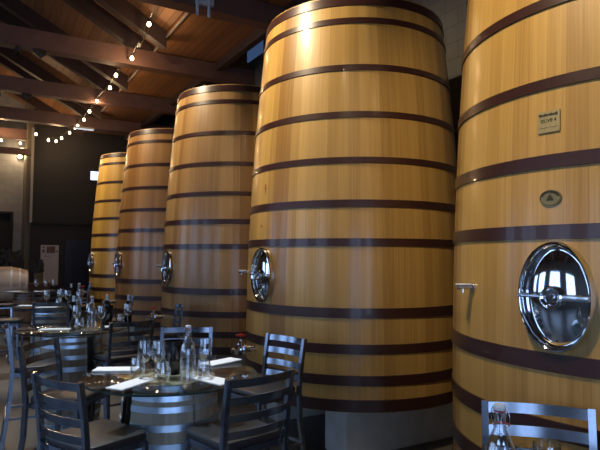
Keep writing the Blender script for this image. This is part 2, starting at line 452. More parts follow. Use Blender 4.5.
for s0 in [x + d for x in (-1.35, 1.55, 4.47, 7.4, 10.25, 13.2, 16.0) for d in (0.0, 2.05)]:
    mm = MB()
    for ta, tb in ((RIDGE, EAVE), (RIDGE, -6.0)):
        za, zb = zr, zr - SL * abs(tb - RIDGE)
        v = [(ta, s0 - .09, za - .30), (tb, s0 - .09, zb - .30), (tb, s0 - .09, zb), (ta, s0 - .09, za)]
        v += [(x, y + .18, z) for x, y, z in v]
        mm._add(v, [(0, 1, 2, 3), (7, 6, 5, 4), (0, 4, 5, 1), (1, 5, 6, 2), (2, 6, 7, 3), (3, 7, 4, 0)])
    mm.build('rafter', 'rafter', ceiling)
cpart('edge_strip', [(-5.0, 17.9, EAVE - .012, EAVE + .012, 5.44, 5.465)], 'pale_trim')
cpart('wall_plate', [(-5.0, 17.9, 3.95, 4.07, 5.30, 5.46)], 'rafter')
rstruct('window_6', [(9.75, 10.45, 4.77, 4.8, 5.70, 6.02)], 'skylit')

# ------------------------------------------------------------------ the five oak tanks
ZH = [z + EYE for z in (2.22, 2.036, 1.608, 1.192, 0.798, 0.432, 0.109, -0.472, -0.763, -1.015, -1.215)]
HH = [0.085, 0.056, 0.056, 0.056, 0.056, 0.066, 0.068, 0.085, 0.082, 0.085, 0.098]
ZTOP, ZBOT = 2.275 + EYE, -1.268 + EYE
def rad(z):
    q = z - EYE
    return 1.06 - 0.03453 * q - 0.01823 * q * q
CENT = {1: (-3.8247, 13.1804), 2: (-2.4296, 10.7843), 3: (-0.9165, 8.1876), 4: (0.543, 5.6316), 5: (1.97, 3.1443)}
def surf(ang, z, out=0.0):
    """frame on the tank's flank: x round the tank to the viewer's right, y up, z outward"""
    a = R(ang)
    n = Vector((math.cos(a), math.sin(a), 0)); x = Vector((-math.sin(a), math.cos(a), 0)); y = Vector((0, 0, 1))
    p = n * (rad(z) + out) + Vector((0, 0, z))
    return Matrix(((x.x, y.x, n.x, p.x), (x.y, y.y, n.y, p.y), (0, y.z, 0, p.z), (0, 0, 0, 1)))
def ell_lathe(mb, prof, a, b, seg, mtx, caps=(False, True)):
    """prof: (fraction of the half-axes, z)"""
    mb.lathe(prof, seg, mtx @ Matrix.Diagonal((a, b, 1, 1)), caps)
def hugged(mtx_ang, z, outline, out0, th):
    """small plate bent on to the tank: outline in metres (x round, y up)"""
    v = []
    for o in (out0, out0 + th):
        for x, y in outline:
            rr = rad(z + y) + o; a = R(mtx_ang) + x / rad(z)
            v.append((rr * math.cos(a), rr * math.sin(a), z + y))
    n = len(outline)
    f = [list(range(n))[::-1], list(range(n, 2 * n))] + [(i, (i + 1) % n, n + (i + 1) % n, n + i) for i in range(n)]
    m = MB(); m._add(v, f); return m
def make_tank(i, label, man_ang, tap_ang, valve_ang):
    t = thing('oak_wine_tank', (*CENT[i], 0), 0, label, 'tank', 'oak fermentation tanks in a row')
    prof = [(0.02, ZBOT + .05), (rad(ZBOT) - .06, ZBOT + .05), (rad(ZBOT) - .06, ZBOT)]
    prof += [(rad(ZBOT + (ZTOP - ZBOT) * k / 26), ZBOT + (ZTOP - ZBOT) * k / 26) for k in range(27)]
    prof += [(rad(ZTOP) - .055, ZTOP), (rad(ZTOP) - .055, ZTOP - .10), (0.02, ZTOP - .10)]
    MB().lathe(prof, 112).build('staves', 'tank%d' % i, t, smooth=True)
    for z, h in zip(ZH, HH):
        z0, z1 = z - h / 2, z + h / 2; e = .008
        MB().lathe([(rad(z0) - .004, z0), (rad(z0) + e, z0 + .002), (rad(z1) + e, z1 - .002), (rad(z1) - .004, z1)], 112, caps=(False, False)).build('hoop', 'hoop', t, smooth=True)
    # oval manway door
    F = surf(man_ang, 1.50)
    a, b = .166, .244
    fr = MB(); ell_lathe(fr, [(1.0, -.03), (1.0, .022), (0.985, .034), (0.95, .036), (0.90, .026), (0.87, .012), (0.85, .0)], a, b, 64, F, (False, False))
    man = fr.build('manway', 'chrome', t, smooth=True); man['label'] = 'polished steel oval manway'
    d = MB(); ell_lathe(d, [(0.86, .002), (0.80, .006), (0.70, .014), (0.52, .023), (0.30, .029), (0.10, .031), (0.01, .031)], a, b, 64, F)
    d.build('manway_door', 'chrome', man, smooth=True)
    c = MB()
    c.box((-.095, 0, .042), (.135, .013, .016), F, .003); c.box((.095, 0, .046), (.135, .026, .016), F, .004)
    c.build('crossbar', 'steel', man, smooth=True)
    h = MB(); h.lathe([(.046, .036), (.050, .044), (.050, .056), (.044, .062), (.038, .058), (.030, .044), (.014, .044), (.012, .058), (.002, .058)], 32, F, (True, True))
    h.build('hub', 'chrome', man, smooth=True)
    # sampling tap
    F = surf(tap_ang, 1.515)
    s = MB(); s.lathe([(.022, 0), (.022, .012), (.010, .014), (.010, .075), (.014, .077), (.014, .088), (.004, .09)], 16, F)
    s.tube([(0, -.002, .060), (0, -.03, .060)], .006, 8, F)
    tp = s.build('sampling_tap', 'steel', t, smooth=True)
    MB().box((-.010, .014, .050), (.05, .007, .075), F, .002).build('tap_lever', 'cap', tp)
    # drain valve with its red wheel
    F = surf(valve_ang, 0.79 if i == 5 else 0.83)
    s = MB()
    s.tube([(0, 0, 0), (0, 0, .20)], .030, 16, F); s.lathe([(.05, .10), (.05, .115)], 20, F); s.lathe([(.05, .165), (.05, .18)], 20, F)
    s.tube([(0, 0, .14), (0, .05, .14), (0, .085, .14)], .028, 14, F, radii=[.038, .03, .015])
    s.tube([(0, .08, .14), (0, .125, .14)], .008, 8, F)
    s.tube([(0, 0, .19), (.03, 0, .22), (.075, -.01, .225)], .028, 14, F)
    v = s.build('drain_valve', 'chrome', t, smooth=True); v['label'] = 'polished steel drain valve'
    w = MB(); Fw = F @ Matrix.Translation((0, .125, .14)) @ Matrix.Rotation(R(-90), 4, 'X')
    w.lathe([(.032, -.006), (.042, -.005), (.045, .003), (.040, .009), (.02, .011), (.012, .018), (.002, .018)], 20, Fw)
    w.build('handwheel', 'red', v, smooth=True)
    return t
POSN = {5: 'nearest and largest oak wine tank, at the right edge, with square brass plaque',
        4: 'second oak wine tank, complete from top hoop to concrete base, behind the ladder-back bar chairs',
        3: 'middle oak wine tank of the five, brownish staves, behind the glass-topped barrel table',
        2: 'fourth oak wine tank from the camera, reddish brown, between the middle tank and the farthest',
        1: 'farthest and smallest-looking oak wine tank, golden staves, beside the black far wall'}
TANK = {}
for i in (5, 4, 3, 2, 1):
    TANK[i] = make_tank(i, POSN[i], -141.3 if i == 5 else -145.2, -170 if i == 5 else -172, -150.6 if i == 5 else -152)
# brass plaque and oval badge on the nearest tank
A0, Z0 = -143.2, 2.297
pl = hugged(A0, Z0, [(-.052, -.050), (0, -.050), (.052, -.050), (.052, .050), (0, .050), (-.052, .050)], .001, .006).build('plaque', 'brass', TANK[5])
pl['label'] = 'square brass plaque with engraved lines of writing'
def text_on(txt, size, ang, z, dy, mat, parent, dx=0.0, out=.0078, name='lettering', shear=0.0):
    cu = D.curves.new(name, 'FONT'); cu.body = txt; cu.size = size; cu.align_x = 'CENTER'; cu.align_y = 'CENTER'
    cu.extrude = .0006; cu.shear = shear
    o = D.objects.new(name, cu); COL.objects.link(o)
    me = D.meshes.new_from_object(o.evaluated_get(bpy.context.evaluated_depsgraph_get()))
    D.objects.remove(o)
    me.transform(surf(ang, z, out) @ Matrix.Translation((dx, dy, 0)))
    me.materials.clear(); me.materials.append(M[mat])
    q = D.objects.new(name, me); COL.objects.link(q); q.parent = parent
    return q
sc = MB()   # flowing script line along the top of the plaque, illegible in the photograph
F = surf(A0, Z0, .0082)
sc.tube([(-.045 + .00152 * k, .033 + .006 * math.sin(k * 1.15) * (0.5 + 0.5 * math.sin(k * .37)), 0) for k in range(59)], .0017, 5, F)
sc.tube([(-.04 + .008 * k, -.028 + .003 * math.sin(k * 2.1), 0) for k in range(11)], .0009, 5, F)
sc.build('script_line', 'brass_dark', pl)
text_on('CUVE 4', .023, A0, Z0, .004, 'brass_dark', pl)
A1, Z1 = -142.7, 1.943
el = lambda a, b, n=40: [(a * math.cos(2 * math.pi * k / n), b * math.sin(2 * math.pi * k / n)) for k in range(n)]
bd = hugged(A1, Z1, el(.051, .037), .001, .005).build('badge', 'brass_green', TANK[5]); bd['label'] = 'small oval tarnished brass badge'
F = surf(A1, Z1, .007)
q = MB()
q.tube([(.047 * math.cos(k * math.pi / 24), .033 * math.sin(k * math.pi / 24), -.0012 * math.cos(k * math.pi / 24) ** 2) for k in range(49)], .0013, 5, F)
for k in range(18):
    a = R(20 + k * 8.2)
    q.tube([(.037 * math.cos(a), .023 * math.sin(a), 0), (.043 * math.cos(a), .030 * math.sin(a), 0)], .0014, 4, F)
q.slab([(1.25 * x, 1.25 * y) for x, y in [(-.013, -.010), (.013, -.010), (.013, -.003), (.008, -.002), (.009, .006), (.004, .004), (.003, .012), (-.003, .012), (-.004, .004), (-.009, .006), (-.008, -.002), (-.013, -.003)]], 0, .001, F)
q.build('emblem', 'brass_dark', bd)
# small copper marks on the second tank
q = MB(); F = surf(-146.2, 2.285, .001)
for x, y, w, h in ((0, .03, .026, .02), (0, 0, .034, .022), (-.004, -.028, .02, .016), (.004, -.05, .012, .012)):
    q.lathe([(w / 2, 0), (w / 2, .003), (w * .3, .004)], 12, F @ Matrix.Translation((x, y, 0)))
q.build('stamp', 'copper', TANK[4])
q = MB(); q.lathe([(.014, 0), (.014, .003), (.006, .004)], 12, surf(-148.3, 1.945, .001)); q.build('stamp', 'copper', TANK[4])
# concrete sleepers under each tank
NAMES = {5: 'nearest tank', 4: 'second tank', 3: 'middle tank', 2: 'fourth tank', 1: 'farthest tank'}
for i in (4, 5, 3, 2, 1):
    for sd, w in ((-.607, 'near'), (.607, 'far')):
        m = MB(); m.box((0, 0, (ZBOT) / 2), (1.26, .325, ZBOT), None, .012)
        o = m.build('concrete_sleeper', 'concrete')
        o.matrix_world = Matrix.Translation(Vector((*CENT[i], 0)) + US * sd) @ MROW
        tag(o, 'grey concrete sleeper under the %s side of the %s' % (w, NAMES[i]), 'sleeper', 'concrete sleepers under the tanks')

# ------------------------------------------------------------------ bar chairs (steel ladder back, padded seat)
def make_chair(loc, rz, label, group):
    t = thing('ladder_back_bar_chair', loc, rz, label, 'bar chair', group)
    s = MB()
    ol = []
    for cx, cy, a0 in ((.160, .135, 0), (-.160, .135, 90), (-.150, -.150, 180), (.150, -.150, 270)):
        for k in range(5):
            a = R(a0 + k * 22.5); ol.append((cx + .05 * math.cos(a), cy + .05 * math.sin(a)))
    v = []
    rows = [(0.96, .672), (1.0, .682), (1.0, .700), (0.97, .715), (0.88, .722)]
    for k, z in rows: v += [(x * k, y * k, z) for x, y in ol]
    n = len(ol); f = [list(range(n))[::-1], [(len(rows) - 1) * n + i for i in range(n)]]
    for r_ in range(len(rows) - 1):
        f += [(r_ * n + i, r_ * n + (i + 1) % n, (r_ + 1) * n + (i + 1) % n, (r_ + 1) * n + i) for i in range(n)]
    s._add(v, f); s.build('seat', 'vinyl', t, smooth=True)
    fm = MB()
    fm.box((0, .160, .655), (.36, .022, .034)); fm.box((0, -.185, .655), (.36, .022, .034))
    fm.box((.185, 0, .655), (.022, .34, .034)); fm.box((-.185, 0, .655), (.022, .34, .034))
    fm.build('seat_frame', 'gun', t)
    for sx in (-1, 1):
        MB().tube([(sx * .213, .190, 0), (sx * .19, .160, .66)], .0125, 4, square=True).build('leg', 'gun', t)
        lg = MB(); lg.tube([(sx * .225, -.275, 0), (sx * .205, -.215, .45), (sx * .203, -.205, .68), (sx * .205, -.225, .88), (sx * .207, -.255, 1.055)], .0145, 4, square=True)
        lg.build('leg', 'gun', t)
    ys = {1.050: -.248, .958: -.233, .868: -.218, .782: -.209}
    for z1, y in ys.items():
        path = [(.203 * k / 8, y - .034 * (1 - (k / 8) ** 2)) for k in range(-8, 9)]
        MB().ribbon(path, z1 - .043, z1, .006, .0085).build('back_rail', 'gun', t, smooth=True)
    fr = MB()
    c = [(-.203, .176, .30), (.203, .176, .30), (.217, -.245, .30), (-.217, -.245, .30)]
    for k in range(4): fr.tube([c[k], c[(k + 1) % 4]], .010, 4, square=True)
    fr.build('footrest', 'gun', t)
    return t
GC = 'ladder-back steel bar chairs'
CH = [((-1.238, 2.868), (.58, .81), 'dark steel bar chair front left, its padded seat against the near table, back to camera'),
      ((-.199, 2.965), (-.66, .75), 'dark steel bar chair front centre, right of the near barrel table, large padded seat'),
      ((-.106, 4.345), (-.73, -.69), 'steel bar chair tight against the second tank, behind the front centre chair'),
      ((-.975, 4.85), (.10, -1), 'pale glinting bar chair behind the near table, facing the camera across the bucket'),
      ((-1.865, 4.02), (.98, -.15), 'bar chair with blue-lit posts on the left of the near table, side on'),
      ((-1.575, 5.285), (-.66, .75), 'bar chair at the right of the second barrel table, its back to the near table'),
      ((-1.49, 6.97), (-.93, -.36), 'thin-looking bar chair side on before the middle tank, behind the near table'),
      ((-3.25, 7.3), (-.2, .98), 'dark bar chair with back to camera between the second and third tables'),
      ((-2.53, 8.45), (-.95, -.30), 'bar chair seen edge on, right of the third table before the fourth tank'),
      ((-4.62, 12.3), (-.93, -.36), 'distant bar chair edge on in front of the farthest tank'),
      ((-4.30, 9.5), (-.5, .86), 'distant bar chair with back to camera at the fourth table'),
      ((-2.555, 4.90), (.89, .46), 'side-on bar chair at the far left edge, one leg and footrest in view'),
      ((1.0, 2.383), (-.31, -.95), 'blue-lit bar chair at bottom right in front of the nearest tank, bottle before it')]
proto = None
for (mx, my), (fx, fy), lab in CH:
    L = math.hypot(fx, fy); fx /= L; fy /= L
    loc = (mx + fx * .255, my + fy * .255, 0); rz = math.atan2(-fx, fy)
    if proto is None: proto = make_chair(loc, rz, lab, GC)
    else: dup(proto, loc, rz, lab, GC)
# two backless bar stools
def make_stool(loc, rz, label):
    t = thing('bar_stool', loc, rz, label, 'stool', 'backless bar stools at the left')
    MB().box((0, 0, .735), (.37, .37, .05), None, .018).build('seat', 'vinyl', t, smooth=True)
    fm = MB(); fm.box((0, 0, .695), (.35, .35, .03)); fm.build('seat_frame', 'gun', t)
    for sx in (-1, 1):
        for sy in (-1, 1):
            MB().tube([(sx * .19, sy * .19, 0), (sx * .16, sy * .16, .69)], .0125, 4, square=True).build('leg', 'gun', t)
    fr = MB(); c = [(-.177, -.177, .28), (.177, -.177, .28), (.177, .177, .28), (-.177, .177, .28)]
    for k in range(4): fr.tube([c[k], c[(k + 1) % 4]], .009, 4, square=True)
    fr.build('footrest', 'gun', t)
    return t
st = make_stool((-4.15, 7.95, 0), .3, 'backless bar stool with pale-lit seat under the edge of the third table')
dup(st, (-5.50, 10.35, 0), .4, 'backless bar stool at the left edge of the photo below the lying barrel')

# ------------------------------------------------------------------ barrel tables
BZ, BH = 0.0, 0.93
def brad(z):
    q = (z - BH / 2) / (BH / 2)
    return .303 - .036 * q * q
TG = 'glass-topped wine barrel tables'
def make_table(loc, rz, label):
    t = thing('barrel_table', loc, rz, label, 'table', TG)
    wall = [(brad(BH * k / 16), BH * k / 16) for k in range(17)]
    wall += [(brad(BH) - .025, BH)] + [(brad(BH * k / 16) - .026, BH * k / 16) for k in range(16, -1, -1)] + [(brad(0), 0)]
    GAPS = ((-48, 228 - 17), (228 + 5, 312 - 2))       # two runs of staves; open slots between them added to make dark strips
    b = MB()
    for a0, a1 in GAPS: b.lathe(wall, 40, a0=R(a0), a1=R(a1))
    b.build('barrel_staves', 'barrel', t, smooth=True)
    MB().lathe([(.01, BH - .06), (brad(BH) - .028, BH - .06), (brad(BH) - .028, BH - .032), (.01, BH - .032)], 40).build('barrel_head', 'barrel', t)
    MB().lathe([(.01, .04), (brad(0) - .028, .04), (brad(0) - .028, .065), (.01, .065)], 40).build('barrel_head', 'barrel', t)
    for z, h in ((.908, .034), (.857, .037), (.794, .035), (.693, .040), (.585, .046), (.345, .046), (.237, .040), (.136, .035), (.04, .045)):
        z0, z1 = z - h / 2, z + h / 2
        b = MB()
        for a0, a1 in GAPS:
            b.lathe([(brad(z0) - .003, z0), (brad(z0) + .005, z0 + .001), (brad(z1) + .005, z1 - .001), (brad(z1) - .003, z1)], 40, a0=R(a0), a1=R(a1))
        b.build('hoop', 'galv', t, smooth=True)
    MB().lathe([(.524, BH), (.53, BH + .003), (.53, BH + .009), (.524, BH + .012)], 72).build('glass_top', 'tableglass', t, smooth=True)
    MB().lathe([(.530, BH + .0005), (.5325, BH + .003), (.5325, BH + .009), (.530, BH + .0115), (.530, BH + .0005)], 72, caps=(False, False)).build('glass_edge', 'edgeglass', t, smooth=True)
    return t
TOP = BH + .012
TB = {1: (-.80, 3.50), 2: (-2.28, 5.63), 3: (-3.55, 8.10), 4: (-5.42, 11.20), 0: (.80, 1.46)}
TL = {1: 'glass-topped wine barrel table in the foreground with white menus, glasses and a black bucket',
      2: 'glass-topped wine barrel table second from the camera at the left',
      3: 'third glass-topped barrel table, mostly hidden behind chairs at the left',
      4: 'farthest glass-topped barrel table, brown barrel below the dried twigs',
      0: 'glass-topped barrel table below the bottom right corner, holding the swing-top bottle'}
tp = make_table((*TB[1], 0), 0, TL[1])
for k in (2, 3, 4, 0): dup(tp, (*TB[k], 0), {2: 1.9, 3: 2.3, 4: 2.5, 0: 1.4}[k], TL[k], TG)
t4 = [o for o in D.objects if o.get('label') == TL[4]][0]
for ch in t4.children:
    if ch.name.startswith(('barrel_staves', 'hoop')):
        ch.data = ch.data.copy(); ch.data.materials[0] = M['barrel_brown'] if ch.name.startswith('barrel_staves') else M['hoop']
# corks filling the barrel head below the near table's glass
m = MB()
for k in range(420):
    a, r_ = random.random() * 6.283, .215 * math.sqrt(random.random())
    Mx = Matrix.Translation((r_ * math.cos(a), r_ * math.sin(a), BH - .0205)) @ Matrix.Rotation(random.random() * 6.28, 4, 'Z') @ Matrix.Rotation(R(90), 4, 'X')
    m.lathe([(.0105, -.021), (.0105, .021)], 8, Mx)
o = m.build('wine_corks', 'cork', loc=(*TB[1], 0))
tag(o, 'wine corks filling the barrel head under the near table glass', 'corks', None, 'stuff')

# ------------------------------------------------------------------ table ware
def wine_glass(loc, label, group):
    t = thing('wine_glass', loc, 0, label, 'wine glass', group)
    MB().lathe([(.001, .0), (.036, .0), (.037, .002), (.020, .005), (.006, .010), (.0035, .02), (.0035, .085), (.005, .092), (.001, .093)], 24).build('stem', 'glass', t, smooth=True)
    MB().lathe([(.004, .092), (.018, .098), (.033, .113), (.042, .138), (.043, .155), (.040, .185), (.035, .225), (.0337, .225),
                (.0387, .185), (.0417, .155), (.0407, .138), (.032, .115), (.017, .100), (.002, .096)], 32, caps=(False, True)).build('bowl', 'glass', t, smooth=True)
    return t
def tumbler(loc, label, group):
    o = MB().lathe([(.001, 0), (.026, 0), (.036, .014), (.045, .042), (.0455, .060), (.041, .085), (.036, .112), (.0347, .112), (.0397, .085),
                    (.044, .060), (.0435, .042), (.0345, .016), (.025, .008), (.001, .008)], 32).build('stemless_glass', 'glass', None, True, loc)
    return tag(o, label, 'glass', group)
def swing_bottle(loc, rz, label, group):
    t = thing('swing_top_bottle', loc, rz, label, 'bottle', group)
    MB().lathe([(.001, 0), (.042, 0), (.045, .006), (.045, .165), (.041, .20), (.026, .235), (.0165, .258), (.0155, .285), (.019, .29), (.019, .302), (.0155, .304),
                (.0125, .304), (.0125, .258), (.022, .235), (.038, .198), (.0425, .165), (.0425, .008), (.001, .008)], 32).build('bottle_body', 'glass', t, smooth=True)
    s = MB().lathe([(.001, .304), (.014, .304), (.0175, .309), (.0175, .318), (.014, .323), (.001, .324)], 20).build('stopper', 'cap', t, smooth=True)
    MB().lathe([(.015, .3035), (.017, .3045), (.017, .308), (.014, .309)], 18).build('seal', 'red', t)
    w = MB()
    for sx in (-1, 1):
        w.tube([(sx * .0195, 0, .314), (sx * .026, .004, .29), (sx * .023, .014, .265), (sx * .018, .0, .262)], .0014, 5)
    w.tube([(.023, .014, .265), (.012, .027, .262), (-.012, .027, .262), (-.023, .014, .265)], .0014, 5)
    w.build('wire_bail', 'steel', t)
    return t
def bucket(loc, label, group):
    t = thing('wine_bucket', loc, 0, label, 'bucket', group)
    MB().lathe([(.001, 0), (.050, 0), (.053, .004), (.064, .195), (.067, .197), (.067, .203), (.061, .203), (.050, .008), (.001, .008)], 40).build('bucket_body', 'black', t, smooth=True)
    return t
def wine_bottle(loc, label, group, rz=0):
    t = thing('wine_bottle', loc, rz, label, 'bottle', group)
    MB().lathe([(.001, 0), (.036, 0), (.0375, .005), (.0375, .19), (.033, .215), (.018, .24), (.014, .25), (.0138, .30), (.001, .30)], 28).build('bottle_body', 'bottle_dark', t, smooth=True)
    MB().lathe([(.0145, .235), (.0155, .244), (.0150, .297), (.0155, .298), (.0155, .305), (.001, .306)], 20).build('foil_capsule', 'foil', t, smooth=True)
    return t
def menu(cx, cy, z, L, w, ang, label, group):
    t = MB()
    t.box((0, 0, .004), (L, w, .008), None, .0025)
    o = t.build('folded_napkin', 'white', None, True, (cx, cy, z)); o.rotation_euler = (0, 0, ang)
    return tag(o, label, 'napkin', group)
GG, GT, GB, GM = 'wine glasses on the tables', 'stemless glasses on the tables', 'swing-top water bottles', 'white folded napkins'
# near table
wg = wine_glass((-.930, 3.375, TOP), 'wine glass on the near table, leftmost of the three stemmed ones', GG)
def wgc(x, y, lab, sc=None): return dup(wg, (x, y, TOP), random.random() * 6, lab, GG, scale=sc)
wgc(-.842, 3.36, 'wine glass on the near table, between the leftmost one and the black bucket')
wgc(-.582, 3.45, 'wine glass on the near table, right of the clear bottle')
tumbler((-.985, 3.43, TOP), 'stemless glass on the near table beside the far left napkin', GT)
tumbler((-.797, 3.285, TOP), 'stemless glass in front of the black bucket on the near table', GT)
tumbler((-.570, 3.35, TOP), 'stemless glass right of the clear bottle on the near table', GT)
sb = swing_bottle((-.655, 3.30, TOP), .6, 'clear swing-top water bottle right of the bucket on the near table', GB)
bk = bucket((-.785, 3.50, TOP), 'black wine bucket in the middle of the near table', 'black wine buckets')
menu(-1.175, 3.61, TOP, .27, .125, .05, 'white folded napkin at the far left rim of the near table', GM)
menu(-.955, 3.215, TOP, .30, .115, 1.17, 'white folded napkin at the front left of the near table', GM)
menu(-.505, 3.31, TOP, .27, .125, -.72, 'white folded napkin at the front right of the near table', GM)
menu(-.535, 3.875, TOP, .28, .125, .90, 'white folded napkin at the far right rim of the near table', GM)
# second table
menu(-2.40, 5.50, TOP, .28, .12, .15, 'white folded napkin at the left rim of the second table', GM)
menu(-1.86, 5.75, TOP, .26, .12, .4, 'white folded napkin at the right rim of the second table', GM)
wgc(-1.99, 5.62, 'tall wine glass before the bucket on the second table, its bowl against black')
wgc(-2.24, 5.63, 'wine glass at the left of the group on the second table')
wgc(-1.80, 5.86, 'wine glass at the right rim of the second table near the chair')
wgc(-2.20, 5.86, 'wine glass at the back of the second table, left of the bucket')
tumbler((-2.16, 5.50, TOP), 'stemless glass on the second table left of its clear bottle', GT)
tumbler((-1.90, 5.93, TOP), 'stemless glass on the second table by the right dark bottle', GT)
dup(sb, (-2.07, 5.58, TOP), 2.0, 'clear swing-top water bottle in the middle of the second table', GB)
dup(bk, (-2.03, 5.90, TOP), 0, 'black wine bucket on the second table holding a bottle', 'black wine buckets')
wb = wine_bottle((-2.03, 5.90, TOP + .012), 'dark wine bottle with pale neck standing in the bucket on the second table', 'dark wine bottles')
dup(wb, (-1.83, 5.98, TOP), 0, 'dark wine bottle at the right rim of the second table', 'dark wine bottles')
dup(wb, (-2.36, 5.84, TOP), 0, 'dark wine bottle at the left back of the second table', 'dark wine bottles')
# third table
menu(-3.88, 8.00, TOP, .26, .12, .1, 'white folded napkin at the left rim of the third table', GM)
menu(-3.50, 7.76, TOP, .26, .12, .2, 'white folded napkin at the near rim of the third table', GM)
for x, y, lab in ((-3.62, 8.0, 'wine glass on the third table, left of its group'), (-3.48, 8.12, 'wine glass in the middle of the third table'),
                  (-3.33, 8.02, 'wine glass on the third table, right of the middle one'), (-3.22, 8.22, 'wine glass at the right rim of the third table'),
                  (-3.55, 8.35, 'wine glass at the back of the third table')):
    wgc(x, y, lab)
dup(sb, (-3.18, 8.06, TOP), 1.0, 'clear swing-top water bottle at the right of the third table', GB)
dup(wb, (-3.38, 8.26, TOP), 0, 'dark wine bottle on the third table', 'dark wine bottles')
tumbler((-3.40, 7.90, TOP), 'stemless glass at the near side of the third table', GT)
# fourth table
menu(-5.62, 11.02, TOP, .26, .12, .1, 'white folded napkin at the left rim of the fourth table', GM)
menu(-5.10, 11.02, TOP, .26, .12, .1, 'white folded napkin at the right rim of the fourth table', GM)
wgc(-5.28, 11.2, 'wine glass at the left of the fourth table'); wgc(-5.12, 11.25, 'wine glass in the middle of the fourth table')
wgc(-5.0, 11.35, 'wine glass at the right rim of the fourth table')
# bottom right table
dup(sb, (.562, 1.585, TOP), -.6, 'clear swing-top bottle at the bottom right in front of the blue-lit chair', GB)
wgc(.678, 1.555, 'wine glass rim at the bottom right edge, beside the swing-top bottle')

# ------------------------------------------------------------------ the far left: lying barrel, counter, twigs, poster
t = thing('lying_wine_barrel', (-6.42, 12.1, 1.03), R(36), 'pale wine barrel lying on its side at the left edge', 'barrel')
Mx = Matrix.Rotation(R(90), 4, 'Y') @ Matrix.Rotation(R(8), 4, 'X')
def br2(q): return .378 - .095 * q * q
prof = [(.02, -.44), (br2(1) - .03, -.44), (br2(1) - .025, -.475)] + [(br2(k / 8), .475 * k / 8) for k in range(-8, 9)] + [(br2(1) - .025, .475), (br2(1) - .03, .44), (.02, .44)]
mm = MB().lathe(prof, 40); o = mm.build('barrel_staves', 'barrel_new', t, True); o.matrix_local = Mx
for q in (-.9, -.66, -.3, .3, .66, .9):
    z = q * .475
    o = MB().lathe([(br2(q) - .003, z - .02), (br2(q) + .005, z - .019), (br2(q) + .005, z + .019), (br2(q) - .003, z + .02)], 40, caps=(False, False)).build('hoop', 'palehoop', t, True)
    o.matrix_local = Mx
t = thing('barrel_rack', (-6.42, 12.1, 0), R(36), 'dark steel rack carrying the lying barrel at the left edge', 'rack')
for sx in (-.28, .28):
    m = MB()
    m.box((sx, 0, .60), (.05, .62, .05)); m.box((sx, 0, .025), (.05, .7, .05))
    for sy in (-.28, .28):
        m.box((sx, sy, .3), (.05, .05, .6)); m.box((sx, sy * .82, .655), (.05, .05, .07))
    m.build('rack_frame', 'gun', t)
for sy in (-.28, .28):
    MB().box((0, sy, .32), (.52, .04, .04)).build('rack_bar', 'gun', t)
CB = P(15.6, 1.15, 0)
t = thing('bar_counter', CB, ROW - R(90), 'low stained wood bar counter in front of the black far wall', 'counter')
MB().box((0, 0, .455), (.95, .45, .91)).build('cabinet', 'counter', t)
MB().box((0, 0, .93), (1.03, .52, .04), None, .006).build('countertop', 'counter', t)
def pot(px, w, h, label, seed, tall, lean):
    rnd = random.Random(seed)
    loc = P(15.45, px, .95)
    t = thing('twig_vase', loc, 0, label, 'vase', 'vases of dried twigs on the counter')
    MB().lathe([(.001, 0), (w * .46, 0), (w * .5, .01), (w * .5, h - .01), (w * .46, h), (w * .42, h), (w * .40, .02), (.001, .02)], 20).build('pot', 'pot', t, True)
    tw = MB()
    for k in range(44):
        a = rnd.random() * 6.28; L = tall * (.35 + .65 * rnd.random()); sp_ = (.12 + .3 * rnd.random()) * tall
        p0 = Vector((.02 * math.cos(a), .02 * math.sin(a), .05)); pts = [p0]
        for j in range(1, 6):
            q = j / 5
            pts.append(Vector((math.cos(a) * sp_ * q ** 1.4 + lean * q * q * tall + rnd.uniform(-.02, .02), math.sin(a) * sp_ * q ** 1.4 + rnd.uniform(-.02, .02), .05 + h * .6 + L * q)))
        tw.tube(pts, .006, 5, radii=[.018, .017, .015, .013, .011, .007])
        for j in range(2, 6):
            c = pts[j]
            tw.box(c + Vector((rnd.uniform(-.03, .03), rnd.uniform(-.03, .03), rnd.uniform(-.02, .03))), (.055, .015, .07),)
    tw.build('twigs', 'twig', t)
pot(.98, .20, .26, 'olive vase with tall dark twigs leaning left, behind the lying barrel', 3, .62, -.42)
pot(1.36, .22, .26, 'olive vase with short bushy dark twigs beside the poster', 5, .36, -.1)
t = thing('wall_poster', P(17.985, 1.87, 1.36), ROW - R(90), 'tall pale poster with a picture at its top on the black wall', 'poster')
MB().box((0, 0, 0), (.49, .015, 1.18)).build('sheet', 'poster', t)
MB().box((.03, -.010, .45), (.24, .006, .20)).build('picture', 'posterpic', t)
m = MB()
for x, z, w, h in ((-.17, .52, .06, .05), (-.17, .41, .07, .09), (.2, .4, .05, .05), (-.06, .26, .2, .012), (-.02, .19, .10, .008)):
    m.box((x, -.010, z), (w, .006, h))
m.build('printed_marks', 'posterink', t)

# ------------------------------------------------------------------ lights of the room
pts = [(-1.95, 7.75, 5.42), (-2.405, 8.627, 5.33), (-2.714, 9.158, 5.19), (-2.956, 9.575, 5.12), (-3.61, 10.702, 5.185), (-3.889, 11.183, 5.083), (-4.608, 12.422, 5.15),
       (-5.093, 13.258, 5.13), (-5.488, 13.938, 5.092), (-6.016, 14.848, 5.15), (-6.45, 15.75, 5.30), (-6.628, 15.807, 5.17), (-6.808, 15.702, 4.991),
       (-6.933, 15.63, 4.889), (-7.104, 15.53, 4.896), (-7.381, 15.369, 5.03)]
t = thing('string_lights', P(9.0, 2.2, 5.3), 0, 'string of warm bulbs hung under the roof beams toward the black wall', 'string lights')
org = t.location
MB().tube([Vector(p) + Vector((0, 0, .075)) - org for p in pts], .008, 6).build('wire', 'cable', t)
MB().tube([Vector((p[0] + .08, p[1] + .03, p[2] + .14)) - org for p in pts[:10]], .005, 6).build('wire', 'cable', t)
